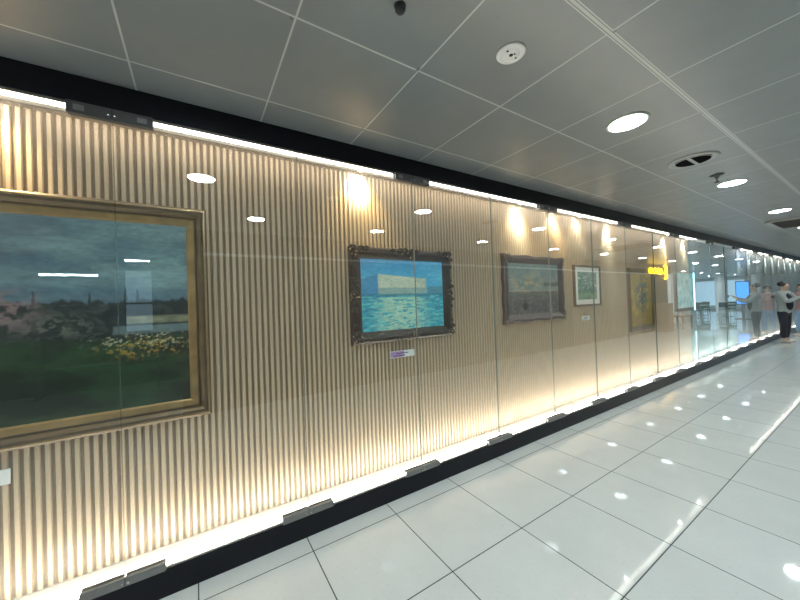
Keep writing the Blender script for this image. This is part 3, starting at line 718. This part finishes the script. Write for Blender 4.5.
for z_ in (.5, 1.08, 1.66): bm = B(); box(bm, -.2, .2, -1.1, .6, z_, z_ + .03); obj('board', bm, M['brown'], t)
for y_ in (-1.12, .6): bm = B(); box(bm, -.2, .2, y_, y_ + .03, 0, 1.75); obj('side_panel', bm, M['brown'], t)
bm = B(); box(bm, 6.40, 6.46, -1.22, -.80, 1.1, 2.35); tag(obj('glow_panel', bm, M['softblue']), 'pale blue glowing panel standing in for a bright doorway at the back of the opposite shop', 'light')  # luminous panel in place of the pale doorway
# yellow sign: rounded glyph strokes
t = thing('shop_sign', 'glowing yellow shop sign reflected in the glass above the painting', 'sign', (XR - 0.04, 15.75, 2.42)); t.scale = (1, 1.35, 1.15)
def glyph(strokes, r):
    bm = B()
    for s in strokes: tube(bm, [(-0.03, a, b) for a, b in s], r, 8)
    obj('letter', bm, M['yellow'], t)
def arc(cy, cz, r, a0, a1, n=10, k=1.0): return [(cy + r * math.cos(math.radians(a0 + (a1 - a0) * i / n)), cz + k * r * math.sin(math.radians(a0 + (a1 - a0) * i / n))) for i in range(n + 1)]
glyph([[(.62, .15), (.62, -.25)], arc(.50, .05, .13, -90, 90), arc(.50, -.16, .12, -90, 90), [(.62, .17), (.5, .18)]], .04)
glyph([arc(.18, -.02, .09, 0, 360)], .03); glyph([[(0, .1), (0, -.11)], [(.0, .08), (-.1, .0)]], .03)
glyph([arc(-.25, -.01, .09, 30, 330)], .03); glyph([arc(-.50, -.01, .08, 0, 350), [(-.58, .07), (-.58, -.1)]], .03)
# teal lightbox poster
t = thing('poster_lightbox', 'tall teal leafy illuminated poster box standing in the open hall', 'poster', (4.0, 21.3, 0))
bm = B(); box(bm, -.02, .12, -1.15, 1.15, .55, 2.55, bev=.01); obj('housing', bm, M['alu'], t)
bm = B(); box(bm, -.03, -.021, -1.1, 1.1, .72, 2.5); obj('poster_face', bm, M['poster'], t)
bm = B(); box(bm, -.035, .0, 1.16, 1.3, .4, 2.55); obj('edge_light', bm, M['bluewhite'], t)
bm = B(); box(bm, -.1, .2, -1.15, 1.15, 0, .55); obj('base', bm, M['pale'], t)
# digital kiosk facing the camera end
t = thing('digital_screen', 'blue glowing upright screen standing in the open hall', 'screen', (2.50, 24.2, 0))
bm = B(); box(bm, -.26, .26, 0, .1, .75, 2.0, bev=.01); obj('housing', bm, M['dark'], t)
bm = B(); box(bm, -.23, .23, -.006, -.001, .8, 1.95); obj('display', bm, M['blue'], t)
bm = B(); box(bm, -.3, .3, -.1, .25, 0, .03); box(bm, -.06, .06, .02, .08, .03, .75); obj('stand', bm, M['clamp'], t)
# columns
for i, (x_, y_) in enumerate(((5.2, 24.0), (4.6, 30.0), (3.6, 34.0))):
    bm = B(); lathe(bm, [(.3, 0), (.3, ZC)], 32, (x_, y_, 0)); tag(obj('column', bm, M['pale']), 'round pale column in the open hall, %s from the poster' % ORD[i], 'column', 'columns of the open hall')
bm = B(); box(bm, XR, XR + .35, 16.9, 17.2, 0, ZC); tag(obj('column', bm, M['pale']), 'square pale pillar at the end of the yellow shop sign', 'column')
# bench, tables, chairs
t = thing('bench', 'low wooden bench standing in front of the teal poster box', 'bench', (3.45, 18.6, 0))
bm = B(); box(bm, -.3, .3, -.6, .6, .42, .47, bev=.005); obj('seat', bm, M['wood'], t)
for a in (-1, 1):
    for b_ in (-1, 1): bm = B(); box(bm, a * .26 - .03, a * .26 + .03, b_ * .54 - .03, b_ * .54 + .03, 0, .42); obj('leg', bm, M['wood'], t)
t = thing('cardboard_stack', 'brown cardboard carton standing beside the opposite storefront', 'carton', (3.05, 15.6, 0)); t.name = 'carton'
bm = B(); box(bm, -.2, .2, -.35, .35, 0, 1.1, bev=.008); obj('carton_body', bm, M['beige'], t); bm = B(); box(bm, -.201, .201, -.03, .03, 1.1, 1.103); obj('tape', bm, M['wood'], t)
def chair(label):
    t = thing('cafe_chair', label, 'chair', (0, 0, 0), 'chairs in the open hall')
    bm = B(); box(bm, -.21, .21, -.2, .2, .44, .47, bev=.01); obj('seat', bm, M['chairred'], t)
    bm = B(); box(bm, -.2, .2, .18, .21, .55, .85, bev=.01); obj('backrest', bm, M['chairred'], t)
    for a in (-1, 1):
        for b_ in (-1, 1): bm = B(); tube(bm, [(a * .18, b_ * .17, .44), (a * .21, b_ * .2, 0)], .012, 8); obj('leg', bm, M['clamp'], t)
        bm = B(); tube(bm, [(a * .18, .19, .46), (a * .18, .195, .6)], .01, 8); obj('back_post', bm, M['clamp'], t)
    return t
def table(label):
    t = thing('cafe_table', label, 'table', (0, 0, 0), 'tables in the open hall')
    bm = B(); lathe(bm, [(0, .72), (.38, .72), (.39, .735), (.38, .75), (0, .75)], 32); obj('tabletop', bm, M['white'], t)
    bm = B(); lathe(bm, [(.03, .03), (.03, .72)], 12); obj('pole', bm, M['clamp'], t)
    bm = B(); lathe(bm, [(0, 0), (.25, 0), (.25, .015), (.05, .03), (0, .03)], 24); obj('base', bm, M['clamp'], t)
    return t
ch0 = tb0 = None
for i, (x_, y_) in enumerate(((4.3, 24.6), (3.6, 26.6), (5.0, 27.5))):
    lb = 'round white cafe table in the open hall, %s from the poster box' % ORD[i]
    if tb0 is None: tb0 = table(lb); tb0.location = (x_, y_, 0)
    else: dup(tb0, (x_, y_, 0), lb)
    for j, a in enumerate((0, 180)):
        lb = 'dark cafe chair %s the %s white cafe table of the open hall' % (('beyond', 'in front of')[j], ORD[i])
        loc = (x_, y_ + (.62 if a == 0 else -.62), 0)
        if ch0 is None: ch0 = chair(lb); ch0.location = loc; c = ch0
        else: c = dup(ch0, loc, lb)
        c.rotation_euler[2] = math.radians(a)
